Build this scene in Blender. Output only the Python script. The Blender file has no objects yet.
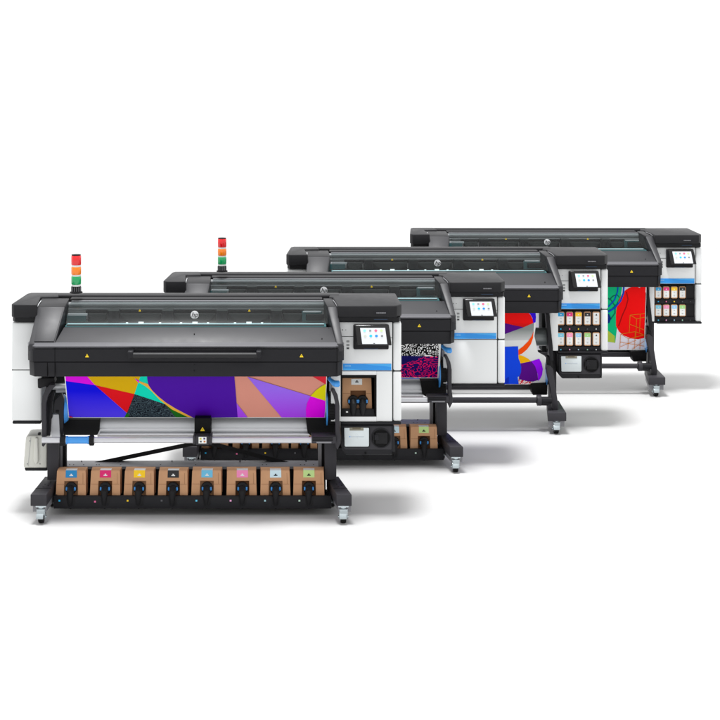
import bpy, bmesh, math, random
from mathutils import Vector, Matrix
random.seed(7)
S = bpy.context.scene
COL = S.collection

# ------------------------------------------------------------------ camera
D, HC, XV, YV, F = 11.0, 3.30, 280.0, 30.0, 1650.0     # metres, metres, measured optical axis, focal length (720 px picture)
cd = bpy.data.cameras.new("camera"); cam = bpy.data.objects.new("camera", cd); COL.objects.link(cam)
cam.location = (0, -D, HC); cam.rotation_euler = (math.radians(90), 0, 0)
cd.sensor_width = 36; cd.lens = F/720*36
cd.shift_x = (360-XV)/720; cd.shift_y = -(360-YV)/720
cd.clip_start = .1; cd.clip_end = 2000
S.camera = cam
# ------------------------------------------------------------------ light: a bright white studio with one big soft box overhead
w = bpy.data.worlds.new("World"); S.world = w; w.use_nodes = True
nt = w.node_tree; bg = nt.nodes["Background"]; bg.inputs[0].default_value = (1, 1, 1, 1)
# brightest overhead, white behind the machines, dimmer on the photographer's side of the studio
def wnode(t, **k):
    n = nt.nodes.new(t)
    for a, b in k.items(): setattr(n, a, b)
    return n
tcw = wnode("ShaderNodeTexCoord"); sep = wnode("ShaderNodeSeparateXYZ"); nt.links.new(tcw.outputs["Generated"], sep.inputs[0])
ry = wnode("ShaderNodeMapRange", interpolation_type='SMOOTHSTEP'); rz = wnode("ShaderNodeMapRange", interpolation_type='SMOOTHSTEP')
for n, o, v in ((ry, "Y", (-.45, .25, .80, 1.2)), (rz, "Z", (.35, .95, 0, .45))):
    nt.links.new(sep.outputs[o], n.inputs[0])
    for k in range(4): n.inputs[k+1].default_value = v[k]
ad = wnode("ShaderNodeMath", operation='ADD'); nt.links.new(ry.outputs[0], ad.inputs[0]); nt.links.new(rz.outputs[0], ad.inputs[1])
nt.links.new(ad.outputs[0], bg.inputs[1])
ld = bpy.data.lights.new("softbox", 'AREA'); ld.shape = 'RECTANGLE'; ld.size = 5.0; ld.size_y = 4.5; ld.energy = 7800
lo = bpy.data.objects.new("softbox", ld); COL.objects.link(lo)
lo.location = (-1.6, -.9, 24)
lo.rotation_euler = (Vector((0.3, 1.6, 0)) - lo.location).to_track_quat('-Z', 'Y').to_euler()
S.view_settings.view_transform = 'Standard'; S.view_settings.look = 'None'
S.view_settings.exposure = 0; S.view_settings.gamma = 1
S.render.resolution_x = S.render.resolution_y = 1024

# ------------------------------------------------------------------ materials
def lin(c):
    return tuple(((v/255)/12.92 if v/255 <= .04045 else ((v/255+.055)/1.055)**2.4) for v in c) + (1,)
MATS = {}
def mat(name, rgb, rough=.5, metal=0, spec=.5, bump=0, bscale=900, var=0, emit=0, coat=0, alpha=None):
    if name in MATS: return MATS[name]
    m = bpy.data.materials.new(name); m.use_nodes = True
    nt = m.node_tree; b = nt.nodes["Principled BSDF"]
    col = lin(rgb)
    b.inputs["Base Color"].default_value = col
    b.inputs["Roughness"].default_value = rough; b.inputs["Metallic"].default_value = metal
    b.inputs["Specular IOR Level"].default_value = spec
    b.inputs["Coat Weight"].default_value = coat
    if emit:
        b.inputs["Emission Color"].default_value = col; b.inputs["Emission Strength"].default_value = emit
    tc = nt.nodes.new("ShaderNodeTexCoord")
    n = nt.nodes.new("ShaderNodeTexNoise"); n.inputs["Scale"].default_value = 14; n.inputs["Detail"].default_value = 6
    nt.links.new(tc.outputs["Object"], n.inputs["Vector"])
    r = nt.nodes.new("ShaderNodeMapRange"); r.inputs[3].default_value = max(.02, rough-.07); r.inputs[4].default_value = rough+.07
    nt.links.new(n.outputs["Fac"], r.inputs[0]); nt.links.new(r.outputs[0], b.inputs["Roughness"])
    if var:
        mx = nt.nodes.new("ShaderNodeMix"); mx.data_type = 'RGBA'
        mx.inputs[6].default_value = tuple(v*(1-var) for v in col[:3])+(1,)
        mx.inputs[7].default_value = tuple(min(1, v*(1+var)) for v in col[:3])+(1,)
        nt.links.new(n.outputs["Fac"], mx.inputs[0]); nt.links.new(mx.outputs[2], b.inputs["Base Color"])
    if bump:
        n2 = nt.nodes.new("ShaderNodeTexNoise"); n2.inputs["Scale"].default_value = bscale; n2.inputs["Detail"].default_value = 2
        nt.links.new(tc.outputs["Object"], n2.inputs["Vector"])
        bp = nt.nodes.new("ShaderNodeBump"); bp.inputs["Strength"].default_value = bump; bp.inputs["Distance"].default_value = .00025
        nt.links.new(n2.outputs["Fac"], bp.inputs["Height"]); nt.links.new(bp.outputs[0], b.inputs["Normal"])
    MATS[name] = m
    return m
plastic = mat("charcoal plastic", (33, 33, 36), .40, spec=.15, bump=.12, var=.1)
capm    = mat("charcoal satin lit slope", (46, 46, 49), .46, spec=.36, bump=.3, var=.1)  # stronger light on the slopes put into a lighter copy of the charcoal
edgem   = mat("satin lip highlight", (92, 92, 96), .55, spec=.35)  # bevel highlight of the hood lip put into a lighter grey
lidm    = mat("charcoal matt lid", (37, 37, 39), .46, spec=.14, bump=.3, var=.1)
dark    = mat("matt black plastic", (26, 26, 28), .55, spec=.2, var=.1)
black   = mat("deep black", (10, 10, 11), .6, spec=.15)
inner   = mat("dark machine interior", (58, 60, 60), .6, spec=.1, var=.1)
frame   = mat("dark steel frame", (54, 53, 57), .5, spec=.2, bump=.4, bscale=500, var=.1)
white   = mat("warm white panel", (230, 232, 232), .45, spec=.3, bump=.06, bscale=700)
cream   = mat("milky plastic", (214, 214, 206), .4, spec=.4)
seam    = mat("panel gap", (70, 72, 72), .8, spec=.1)
seamd   = mat("dark panel gap", (9, 9, 10), .8, spec=.1)
steel   = mat("brushed aluminium", (206, 208, 211), .42, metal=.35, bump=.12, bscale=300)
alu     = mat("satin aluminium tube", (205, 206, 210), .42, metal=.4)
greym   = mat("grey painted steel", (128, 128, 132), .45, spec=.4)
chrome  = mat("zinc plated metal", (190, 200, 204), .22, metal=.9)
blue    = mat("light blue plastic", (64, 150, 226), .35)
stripe  = mat("blue stripe", (22, 142, 226), .4)
stripe2 = mat("blue stripe sheen print", (58, 166, 234), .4)
card    = mat("brown cardboard", (200, 154, 117), .85, spec=.15, bump=.35, bscale=160, var=.1)
cardd   = mat("cardboard fold line", (140, 98, 68), .9, spec=.1)
rubber  = mat("black rubber", (20, 20, 21), .6, spec=.25)
yellow  = mat("warning yellow", (245, 210, 20), .5)
screenm = mat("lit screen", (190, 194, 198), .2, emit=.3)
glossb  = mat("glossy black bezel", (8, 8, 9), .12, spec=.6)
paperw  = mat("white label paper", (232, 234, 232), .6)
tealm   = mat("teal platen", (70, 112, 116), .5)
ledm    = mat("lit platen strip", (196, 226, 232), .3, emit=.6)
glint   = mat("lit platen glint", (250, 255, 255), .3, emit=1.0)  # glints along the lit strip, put in as small glowing boxes
logom   = mat("silver badge", (222, 224, 226), .3)
frost   = mat("frosted white plastic", (206, 214, 216), .3, spec=.5, coat=.2)

def ink(name, rgb):
    return mat("ink "+name, rgb, .45, spec=.08)
def glass_mat():
    m = bpy.data.materials.new("tinted window glass"); m.use_nodes = True; nt = m.node_tree
    nt.nodes.remove(nt.nodes["Principled BSDF"])
    t = nt.nodes.new("ShaderNodeBsdfTransparent"); t.inputs[0].default_value = (.80, .82, .82, 1)
    g = nt.nodes.new("ShaderNodeBsdfGlossy"); g.inputs["Roughness"].default_value = .12
    lw = nt.nodes.new("ShaderNodeValue"); lw.outputs[0].default_value = .014
    mx = nt.nodes.new("ShaderNodeMixShader")
    nt.links.new(lw.outputs[0], mx.inputs[0]); nt.links.new(t.outputs[0], mx.inputs[1]); nt.links.new(g.outputs[0], mx.inputs[2])
    nt.links.new(mx.outputs[0], nt.nodes["Material Output"].inputs[0])
    return m
glassm = glass_mat()
def lens_mat(name, rgb):
    m = mat(name, rgb, .14, spec=.5, emit=.10, coat=.5)
    return m
redl, ambl, grnl = lens_mat("red lens", (226, 24, 32)), lens_mat("amber lens", (245, 130, 10)), lens_mat("green lens", (10, 160, 92))

def maze_mat(name, ca, cb, scale, stretch=(1, 1, 1), bands=9.0, thr=.5):
    """printed labyrinth pattern: contour lines of a noise field"""
    m = bpy.data.materials.new(name); m.use_nodes = True; nt = m.node_tree; b = nt.nodes["Principled BSDF"]
    b.inputs["Roughness"].default_value = .45; b.inputs["Specular IOR Level"].default_value = .08
    tc = nt.nodes.new("ShaderNodeTexCoord"); mp = nt.nodes.new("ShaderNodeMapping"); mp.inputs["Scale"].default_value = stretch
    n = nt.nodes.new("ShaderNodeTexNoise"); n.inputs["Scale"].default_value = scale; n.inputs["Detail"].default_value = 0
    k = nt.nodes.new("ShaderNodeMath"); k.operation = 'MULTIPLY'; k.inputs[1].default_value = bands*6.283
    s = nt.nodes.new("ShaderNodeMath"); s.operation = 'SINE'
    g = nt.nodes.new("ShaderNodeMath"); g.operation = 'GREATER_THAN'; g.inputs[1].default_value = thr
    mx = nt.nodes.new("ShaderNodeMix"); mx.data_type = 'RGBA'; mx.inputs[6].default_value = lin(ca); mx.inputs[7].default_value = lin(cb)
    L = nt.links.new
    L(tc.outputs["Object"], mp.inputs[0]); L(mp.outputs[0], n.inputs["Vector"]); L(n.outputs["Fac"], k.inputs[0]); L(k.outputs[0], s.inputs[0])
    L(s.outputs[0], g.inputs[0]); L(g.outputs[0], mx.inputs[0]); L(mx.outputs[2], b.inputs["Base Color"])
    return m
def blend_ink(name, ca, cb, axis, lo_, hi_):
    """two-colour blend along an object axis"""
    m = bpy.data.materials.new("ink "+name); m.use_nodes = True; nt = m.node_tree; b = nt.nodes["Principled BSDF"]
    b.inputs["Roughness"].default_value = .45; b.inputs["Specular IOR Level"].default_value = .08
    tc = nt.nodes.new("ShaderNodeTexCoord"); sp = nt.nodes.new("ShaderNodeSeparateXYZ"); r = nt.nodes.new("ShaderNodeMapRange")
    r.inputs[1].default_value = lo_; r.inputs[2].default_value = hi_
    mx = nt.nodes.new("ShaderNodeMix"); mx.data_type = 'RGBA'; mx.inputs[6].default_value = lin(ca); mx.inputs[7].default_value = lin(cb)
    L = nt.links.new
    L(tc.outputs["Object"], sp.inputs[0]); L(sp.outputs[axis], r.inputs[0]); L(r.outputs[0], mx.inputs[0]); L(mx.outputs[2], b.inputs["Base Color"])
    return m

# ------------------------------------------------------------------ mesh builder
class MB:
    def __init__(s): s.bm = bmesh.new(); s.mats = []
    def mi(s, m):
        if m not in s.mats: s.mats.append(m)
        return s.mats.index(m)
    def add(s, b2, m, bev=0, seg=2, ang=28):
        bmesh.ops.recalc_face_normals(b2, faces=b2.faces)
        if bev:
            es = [e for e in b2.edges if len(e.link_faces) == 2 and e.calc_face_angle(0) > math.radians(ang)]
            bmesh.ops.bevel(b2, geom=es, offset=bev, segments=seg, profile=.5, affect='EDGES', clamp_overlap=True)
        i = s.mi(m)
        for f in b2.faces: f.material_index = i; f.smooth = True
        t = bpy.data.meshes.new("t"); b2.to_mesh(t); b2.free(); s.bm.from_mesh(t); bpy.data.meshes.remove(t)
    def prism(s, pts, vec, m, bev=0, seg=2):
        b = bmesh.new(); vec = Vector(vec)
        a = [b.verts.new(p) for p in pts]; c = [b.verts.new(Vector(p)+vec) for p in pts]; n = len(pts)
        b.faces.new(a); b.faces.new(c[::-1])
        for k in range(n): b.faces.new((a[k], c[k], c[(k+1) % n], a[(k+1) % n]))
        s.add(b, m, bev, seg)
    def box(s, x0, x1, y0, y1, z0, z1, m, bev=0, seg=2):
        s.prism([(x0, y0, z0), (x1, y0, z0), (x1, y0, z1), (x0, y0, z1)], (0, y1-y0, 0), m, bev, seg)
    def loft(s, secs, m, bev=0, cap=True):
        b = bmesh.new(); R = [[b.verts.new(p) for p in q] for q in secs]; n = len(secs[0])
        for r0, r1 in zip(R, R[1:]):
            for k in range(n): b.faces.new((r0[k], r0[(k+1) % n], r1[(k+1) % n], r1[k]))
        if cap: b.faces.new(R[0][::-1]); b.faces.new(R[-1])
        s.add(b, m, bev)
    def tube(s, p0, p1, r, m, seg=20, r1=None, bev=0):
        p0, p1 = Vector(p0), Vector(p1); d = p1-p0; q = d.to_track_quat('Z', 'Y').to_matrix().to_4x4()
        b = bmesh.new()
        bmesh.ops.create_cone(b, cap_ends=True, segments=seg, radius1=r, radius2=r if r1 is None else r1, depth=d.length,
                              matrix=Matrix.Translation((p0+p1)/2) @ q)
        s.add(b, m, bev, 2, 50)
    def path(s, pts, r, m, seg=10):
        pts = [Vector(p) for p in pts]; secs = []
        for i, p in enumerate(pts):
            t = (pts[min(i+1, len(pts)-1)]-pts[max(i-1, 0)]).normalized()
            u = t.cross(Vector((.31, .77, .55))).normalized(); v = t.cross(u)
            rr = r[i] if isinstance(r, (list, tuple)) else r
            secs.append([p+rr*(math.cos(a)*u+math.sin(a)*v) for a in [2*math.pi*k/seg for k in range(seg)]])
        s.loft(secs, m)
    def flat(s, pts, m):
        b = bmesh.new(); vs = [b.verts.new(p) for p in pts]; f = b.faces.new(vs)
        i = s.mi(m); f.material_index = i
        f.normal_update()
        if f.normal.y > 0: f.normal_flip()
        t = bpy.data.meshes.new("t"); b.to_mesh(t); b.free(); s.bm.from_mesh(t); bpy.data.meshes.remove(t)
    def ring(s, c, r0, r1, y0, y1, m, seg=40):
        secs = []
        for rr, yy in ((r0, y1), (r0, y0), (r1, y0), (r1, y1)):
            secs.append([(c[0]+rr*math.cos(2*math.pi*k/seg), yy, c[1]+rr*math.sin(2*math.pi*k/seg)) for k in range(seg)])
        s.loft(secs+[secs[0]], m, cap=False)
    def build(s, name, parent=None, origin=None):
        me = bpy.data.meshes.new(name); s.bm.to_mesh(me); s.bm.free()
        if origin is not None: me.transform(Matrix.Translation(-Vector(origin)))
        for m in s.mats: me.materials.append(m)
        me.set_sharp_from_angle(angle=math.radians(32))
        o = bpy.data.objects.new(name, me); COL.objects.link(o)
        if origin is not None: o.location = origin
        if parent: o.parent = parent
        return o
def tag(o, label=None, cat=None, group=None, kind=None):
    if label: o["label"] = label
    if cat: o["category"] = cat
    if group: o["group"] = group
    if kind: o["kind"] = kind
    return o
def text_mesh(body, size, shear, m, depth=.001):
    cu = bpy.data.curves.new("letters", 'FONT'); cu.body = body; cu.size = size; cu.shear = shear; cu.extrude = depth
    cu.align_x = 'CENTER'; cu.align_y = 'CENTER'
    t = bpy.data.objects.new("letters", cu); COL.objects.link(t)
    me = bpy.data.meshes.new_from_object(t.evaluated_get(bpy.context.evaluated_depsgraph_get()))
    bpy.data.objects.remove(t); bpy.data.curves.remove(cu)
    return me

# ------------------------------------------------------------------ the four machines' places on the floor: (left picture x of reference, nearness, size)
SPEC = [(185.0, 1.0, 1.0), (317.6, .896, .975), (433.4, .818, 1.004), (545.0, .742, 1.002)]
ROOT = []
for px, near, sc in SPEC:
    d = D/near
    ROOT.append((Vector(((px-XV)*d/F, d-D, 0)), sc))
def P(i, px, py, Y):
    """measurement in the photograph -> metres in machine i's own frame, on its plane at depth Y"""
    R, sc = ROOT[i]; dep = D+R.y+sc*Y
    return Vector((((px-XV)*dep/F-R.x)/sc, Y, (HC-(py-YV)*dep/F)/sc))
class PM(MB):
    def __init__(s, i=0): super().__init__(); s.i = i
    def P(s, px, py, Y): return P(s.i, px, py, Y)
    def pb(s, x0, x1, y0, y1, Y0, Y1, m, bev=0, seg=2):
        a = s.P(x0, y1, Y0); b = s.P(x1, y0, Y0)
        s.box(a.x, b.x, Y0, Y1, a.z, b.z, m, bev, seg)
    def pp(s, pts, Y0, Y1, m, bev=0, seg=2):
        s.prism([s.P(x, y, Y0) for x, y in pts], (0, Y1-Y0, 0), m, bev, seg)
    def pt(s, x0, y0, Y0, x1, y1, Y1, r, m, seg=20):
        s.tube(s.P(x0, y0, Y0), s.P(x1, y1, Y1), r, m, seg)

def triangle(m, cx, cy, Y, h=3.2):
    m.pp([(cx-h*.56, cy+h*.5), (cx+h*.56, cy+h*.5), (cx, cy-h*.5)], Y, Y+.003, yellow)
    m.pp([(cx-.18, cy+h*.18), (cx+.18, cy+h*.18), (cx+.14, cy-h*.16), (cx-.14, cy-h*.16)], Y-.0015, Y+.001, black)

# ------------------------------------------------------------------ one machine
def printer(i, label, beacon, kind):
    R, sc = ROOT[i]
    root = bpy.data.objects.new("large_format_printer", None); COL.objects.link(root)
    root.location = R; root.scale = (sc, sc, sc)
    tag(root, label, "printer", "large format printers in a staggered row")
    # -- left cabinet
    m = PM(); m.pb(11.2, 41.6, 322.5, 369.9, .22, .62, white, .012, 3); m.pb(11.2, 41.6, 370.1, 421, .22, .62, white, .012, 3)
    m.pb(12, 41, 369, 371, .226, .6, seam)
    cab = m.build("left_cabinet", root)
    m = PM(); m.pb(12.2, 41, 421.2, 424.2, .22, .6, dark, .008); m.build("base_trim", cab)
    # -- left end cap: lip, under-lip and sloping top
    m = PM()
    zt = P(0, 20, 304.5, .19).z; zb = P(0, 20, 318, .19).z; z2 = P(0, 20, 322, .19).z
    def X(px, Y): return P(0, px, 0, Y).x
    plan = [(X(13.8, .19), .19), (X(36.9, .19), .19), (X(40.6, .5), .5), (X(41, .525), .525), (X(58.6, .535), .535), (X(58.6, .7), .70), (X(31, .7), .70), (X(27, .66), .66), (X(11.4, .225), .225)]
    m.prism([(x, y, zb) for x, y in plan], (0, 0, zt-zb), lidm, .009, 3)
    planb = [(X(15, .2), .2), (X(36, .2), .2), (X(39, .5), .5), (X(58, .66), .66), (X(27, .64), .64), (X(12.4, .215), .235)]
    m.prism([(x, y, z2) for x, y in planb], (0, 0, zb-z2-.0005), dark)
    m.build("end_cover", root)
    # -- right end cap
    m = PM()
    plan = [(X(338.2, .17), .17), (X(396.6, .17), .17), (X(401.6, .235), .235), (X(395.5, .7), .70), (X(329.2, .7), .70), (X(329.2, .535), .535), (X(333, .525), .525)]
    zt2 = P(0, 360, 305.6, .17).z; zc = P(0, 360, 317.6, .17).z; zd = P(0, 360, 322, .17).z
    m.prism([(x, y, zc) for x, y in plan], (0, 0, zt2-zc), lidm, .009, 3)
    planb = [(X(338.6, .18), .18), (X(399, .18), .18), (X(400.6, .2), .21), (X(396, .6), .62), (X(331, .6), .62)]
    m.prism([(x, y, zd) for x, y in planb], (0, 0, zc-zd-.0005), dark)
    # maker's line of lettering, too small to read, on its recessed plate
    m.pb(373, 388, 311.2, 314.6, .1692, .172, plastic)
    x = 376.4
    for wd in (.8, 1.3, .5, 1.1, 1.6, .9, 1.2):
        m.pb(x, x+wd, 312.4, 313.5, .1684, .17, greym); x += wd+.32
    m.pb(374, 387.5, 319.2, 319.8, .1795, .182, mat("blue hint line", (30, 60, 90), .5))
    m.build("tower_cover", root)
    m = PM(); m.pb(42, 66, 323, 421, .45, .62, inner, .004); m.build("side_plate", root)
    m = PM(); m.pb(326, 334.4, 323, 421, .45, .62, inner, .004); m.build("side_plate", root)
    # -- rear top beam joining the caps
    m = PM()
    za = zt
    m.box(X(52, .6), X(340, .6), .60, .705, za-.1, za-.001, lidm, .012, 3)
    m.box(X(70, .5), X(322.4, .5), .491, .5995, za-.13, za-.012, lidm, .006)
    m.box(X(60.5, .5), X(328.5, .5), .25, .69, 1.06, 1.24, dark)       # chassis under the carriage bay
    m.build("top_beam", root)
    # -- hood
    m = PM()
    zh1 = P(0, 0, 343.6, 0).z; zs = P(0, 0, 361.8, 0).z; zs2 = P(0, 0, 362.4, 0).z; zh0 = P(0, 0, 377.2, 0).z
    plan = [(X(33, 0), 0), (X(337.5, 0), 0), (X(344, .05), .055), (X(344, .14), .14), (X(28, .14), .14), (X(28, .05), .055)]
    m.prism([(x, y, zs) for x, y in plan], (0, 0, zh1-.0385-zs), plastic, .0015, 1)
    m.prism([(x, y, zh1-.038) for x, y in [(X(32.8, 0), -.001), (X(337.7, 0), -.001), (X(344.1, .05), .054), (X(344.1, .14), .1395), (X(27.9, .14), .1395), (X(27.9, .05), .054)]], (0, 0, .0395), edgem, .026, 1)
    plan2 = [(X(34, .004), .004), (X(337, .004), .004), (X(342.6, .05), .06), (X(342, .14), .139), (X(29.5, .14), .139), (X(29, .05), .06)]
    b0 = [(x*.998, y+.012, zh0) for x, y in plan2]
    m.loft([b0, [(x, y, zs2) for x, y in plan2]], plastic, .004)
    m.prism([(x*.999, y+.006, zs2-.004) for x, y in plan2], (0, 0, .012), seamd)
    for sx in (54.6, 336.8): m.pb(sx, sx+.5, 348, 376.6, -.0006, .006, seamd)
    m.pb(47, 47.6, 362.6, 376.6, .0036, .01, seamd)
    for px_, py_ in ((194.5, 364.5), (194.2, 371)): m.pb(px_-.5, px_+.5, py_-.3, py_+.3, .002, .006, black)
    # recessed sloping cover between the arms
    A, B = P(0, 54, 344.3, .02), P(0, 338, 344.3, .02); C, E = P(0, 332, 327, .15), P(0, 64, 327, .15)
    m.prism([A, B, C, E], (0, .01, -.05), capm, .003)
    for px_, py_, yy in ((194.3, 333.6, .1), (322, 338.4, .066), (328.5, 327.9, .15)):
        q = P(0, px_, py_, yy-.008); m.tube(q, q+Vector((0, .014, -.02)), .004, black, 10)
    # arms
    def arm(sts, mm):
        secs = []
        for (x0, x1, py, Y, th) in sts:
            z = P(0, 0, py, Y).z
            secs.append([(X(x0, Y), Y, z-th), (X(x1, Y), Y, z-th), (X(x1, Y), Y, z), (X(x0, Y), Y, z)])
        m.loft(secs, mm, .007)
    arm([(28.6, 54.4, 344.2, .012, .05), (37.6, 65.2, 306.4, .25, .14)], capm)
    arm([(37.6, 65.2, 306.4, .2505, .14), (41.2, 69.6, 298.2, .52, .12)], lidm)
    arm([(336.8, 343.5, 344.2, .012, .05), (327.4, 337, 306.4, .25, .14)], capm)
    arm([(327.4, 337, 306.4, .2505, .14), (322.8, 332.2, 298.2, .52, .12)], lidm)
    # raised inner plate on the left arm and a pale rod added as the glint line at its shoulder
    q = [P(0, 34.2, 341.6, .022), P(0, 54, 341.6, .022), P(0, 63.2, 308.5, .237), P(0, 41, 308.5, .237)]
    m.prism([v+Vector((0, -.001, .003)) for v in q], (0, .004, -.006), capm, .001)
    m.path([P(0, 37.3, 306.6, .246), P(0, 38.6, 304.2, .30), P(0, 41, 300.8, .41)], .0028, steel, 8)
    m.path([P(0, 337.3, 306.6, .246), P(0, 335.6, 303.5, .31), P(0, 333, 300, .44)], .0025, greym, 8)
    hood = m.build("hood", root)
    for px_ in (87, 301.5): m = PM(); triangle(m, px_, 355.6, -.003, 3.4); m.build("warning_sticker", hood)
    # handle
    m = PM()
    y0 = -.055
    m.tube(P(0, 131, 355.4, y0), P(0, 258, 355.4, y0), .0185, mat("polished black bar", (30, 30, 32), .5, spec=.3), 24)
    for a_, b_ in ((127.2, 133), (256, 261.4)):
        m.pp([(a_, 351.6), (b_, 351.6), (b_+.3, 358.2), (a_+.8, 359)], y0-.02, -.002, plastic, .008, 3)
    m.build("handle", hood)
    # -- carriage bay behind the window
    m = PM()
    m.box(X(64, .46), X(330, .46), .455, .468, 1.29, 1.409, mat("pale grey beam", (186, 188, 190), .5))
    for yy, hh, mm in ((304.0, .5, steel), (306.8, .35, inner), (308.7, .8, steel)): m.pb(66, 328, yy, yy+hh, .447, .455, mm)
    m.pb(86, 304, 310.2, 313.6, .40, .44, dark, .003)
    m.box(X(64, .4), X(330, .4), .28, .45, 1.2405, 1.292, inner)
    xs = [113.3, 167.6, 222.0, 276.4]
    for cx in xs:
        m.pb(cx-5.6, cx+5.6, 311, 322.6, .30, .40, plastic, .006)
        q = P(0, cx, 316.6, .296); m.tube(q, q+Vector((0, .02, 0)), .013, black, 20)
        m.pb(cx-5.6, cx+5.6, 310.6, 311.4, .298, .36, inner)
    for a_, b_ in [(88, 107)]+[(u+6.4, v-6.4) for u, v in zip(xs, xs[1:])]+[(283, 302)]:
        n = 12; pts = [(a_, 314), (b_, 314)]
        for k in range(n+1):
            t = k/n; pts.append((b_-(b_-a_)*(.04+.92*t), 316+5.6*math.sin(math.pi*t)**.45))
        m.pp(pts, .345, .37, inner, 0)
        m.pb(a_, b_, 313.7, 322.8, .372, .38, dark)
    m.build("print_carriage", root)
    m = PM()
    m.pb(67, 86, 315.4, 324, .36, .372, tealm); m.pb(302, 322, 311.6, 323, .36, .372, tealm)
    m.pb(68, 87.4, 313.6, 315.6, .33, .345, steel); m.pb(303, 321, 311.2, 312.4, .33, .345, steel)
    m.pb(306, 324, 314.6, 320.6, .31, .345, dark, .004)
    zz = P(0, 0, 323.2, .25).z
    m.box(X(66, .2), X(326, .2), .155, .28, 1.18, zz-.004, tealm)
    m.build("platen", root)
    m = PM()
    m.box(X(67, .2), X(324, .2), .222, .24, zz-.0035, zz, ledm)
    m.box(X(67, .2), X(324, .2), .16, .215, zz-.0035, zz-.001, inner)
    for cx in (141, 195, 249): m.pb(cx-2.6, cx+2.6, 321.9, 323.3, .2605, .2645, glint)
    for cx in (127, 160, 181, 208, 235, 262): m.pb(cx-1.1, cx+1.1, 322.4, 323.2, .2605, .2645, glint)
    m.build("light_strip", root)
    # -- window pane: a slope bending to a flat top
    m = PM()
    a0, a1 = X(66.5, .2), X(327.5, .2)
    prof = [(.163, zz+.014), (.255, 1.384), (.285, 1.402), (.33, 1.410), (.468, 1.414)]
    secs = [[(a0, y, z-.004), (a1, y, z-.004), (a1, y, z), (a0, y, z)] for y, z in prof]
    m.loft(secs, glassm)
    pane = m.build("window_pane", root)
    m = PM()
    m.box(a0, a1, .469, .4695+.02, 1.4045, 1.4175, greym)
    m.build("pane_rail", root)
    # warning stickers on the pane
    for px_ in (139.8, 249.3): m = PM(); triangle(m, px_, 310.3, .215, 2.2); m.build("warning_sticker", pane)
    # -- round badge with the letters hp
    c = P(0, 194.6, 315, .205)
    m = MB(); m.tube(c, c+Vector((0, .006, 0)), .0275, logom, 40)
    bd = m.build("logo_badge", root)
    me = text_mesh("hp", .047, .28, None); me.materials.clear(); me.materials.append(plastic)
    lt = bpy.data.objects.new("lettering", me); COL.objects.link(lt); lt.parent = bd
    lt.location = c+Vector((0, -.0012, .001)); lt.rotation_euler = (math.radians(90), 0, 0)
    # -- signal tower
    if beacon:
        bx, Y = (76.2, 82.0)[i], .50
        def ps(y): return P(0, bx, y, Y)
        m = PM(); m.tube(ps(292.9), ps(291.6), .045, dark, 32, bev=.003); m.tube(ps(291.6), ps(286), .0335, dark, 32)
        for k in range(14):
            a = 2*math.pi*k/14; q = ps(291)+Vector((.0337*math.cos(a), .0337*math.sin(a), 0)); m.tube(q, q+Vector((0, 0, .03)), .0022, greym, 6)
        bs = m.build("signal_light", root)
        m = PM(); m.tube(ps(255.4), ps(254.4), .0325, dark, 32, bev=.002); m.build("top_cap", bs)
        for a_, b_ in ((286, 284.2), (276, 274.4), (266.6, 264.8)): m = PM(); m.tube(ps(a_), ps(b_), .0325, paperw, 32); m.build("spacer_ring", bs)
        for nm, a_, b_, mm in (("red_lens", 264.8, 255.4, redl), ("amber_lens", 274.4, 266.6, ambl), ("green_lens", 284.2, 276, grnl)):
            m = PM(); m.tube(ps(a_), ps(b_), .0335, mm, 36, bev=.002)
            for k in range(9):
                a = 2*math.pi*k/9; q = ps(a_)+Vector((.0333*math.cos(a), .0333*math.sin(a), .004)); q2 = ps(b_)+Vector((.0333*math.cos(a), .0333*math.sin(a), -.004))
                m.tube(q, q2, .0014, mm, 6)
            m.build(nm, bs)
    # -- control tower
    m = PM()
    m.pb(331, 392.2, 322.2, 370.6, .20, .215, white, .004)
    m.pb(393.3, 401.4, 322.2, 370.8, .20, .62, white, .014, 3); m.pb(393.3, 401.4, 371.4, 421.6, .20, .62, white, .014, 3)
    m.pb(393.5, 401, 370.7, 371.5, .206, .5, seam)
    m.pb(330.5, 393.2, 322.4, 371.2, .2152, .6, seam)
    m.pb(339, 353.4, 336.2, 336.8, .1992, .204, seam); m.pb(389, 392.2, 337.6, 338, .1992, .204, seam)
    if kind == "cartridge":
        m.pb(330.5, 393.2, 371.6, 421.4, .32, .6, seamd); m.pb(331, 340.8 if i == 2 else 338, 371.4, 421.2, .20, .3195, white, .004)
    elif kind == "bay":
        m.pb(331, 340.8, 371.4, 421.4, .20, .215, white, .003)
        m.pb(340.85, 376.4, 371.4, 374.9, .20, .215, white); m.pb(340.85, 376.4, 416.6, 421.4, .20, .215, white)
        m.pb(376.45, 392.2, 371.4, 421.4, .20, .215, white, .003)
        m.pb(376.9, 393.2, 371.6, 421.2, .2152, .6, seam); m.pb(330.5, 340.6, 371.6, 421.2, .2152, .6, seam)
    else:
        m.pb(331, 392.2, 371.4, 421.4, .20, .215, white, .004); m.pb(330.5, 393.2, 371.6, 421.2, .2152, .6, seam)
    for yy in (340.4, 344.0, 347.2): m.pb(346.4, 349.4, yy, yy+2.1, .1992, .203, mat("grey icon", (150, 152, 152), .7))
    m.pb(346.9, 348.9, 347.7, 348.9, .1986, .201, seam); m.pb(345.3, 346.2, 329.6, 330.1, .1992, .203, seam)
    m.pb(342.2, 342.9, 329.2, 330.6, .1992, .203, seam)
    tw = m.build("control_tower", root)
    m = PM(); m.pb(343, 391.4, 363.8, 370.3, .197, .2045, stripe)
    m.pp([(362, 363.9), (391.3, 363.9), (391.3, 367.2), (384, 366.0), (372, 365.2)], .1962, .1975, stripe2)
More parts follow.
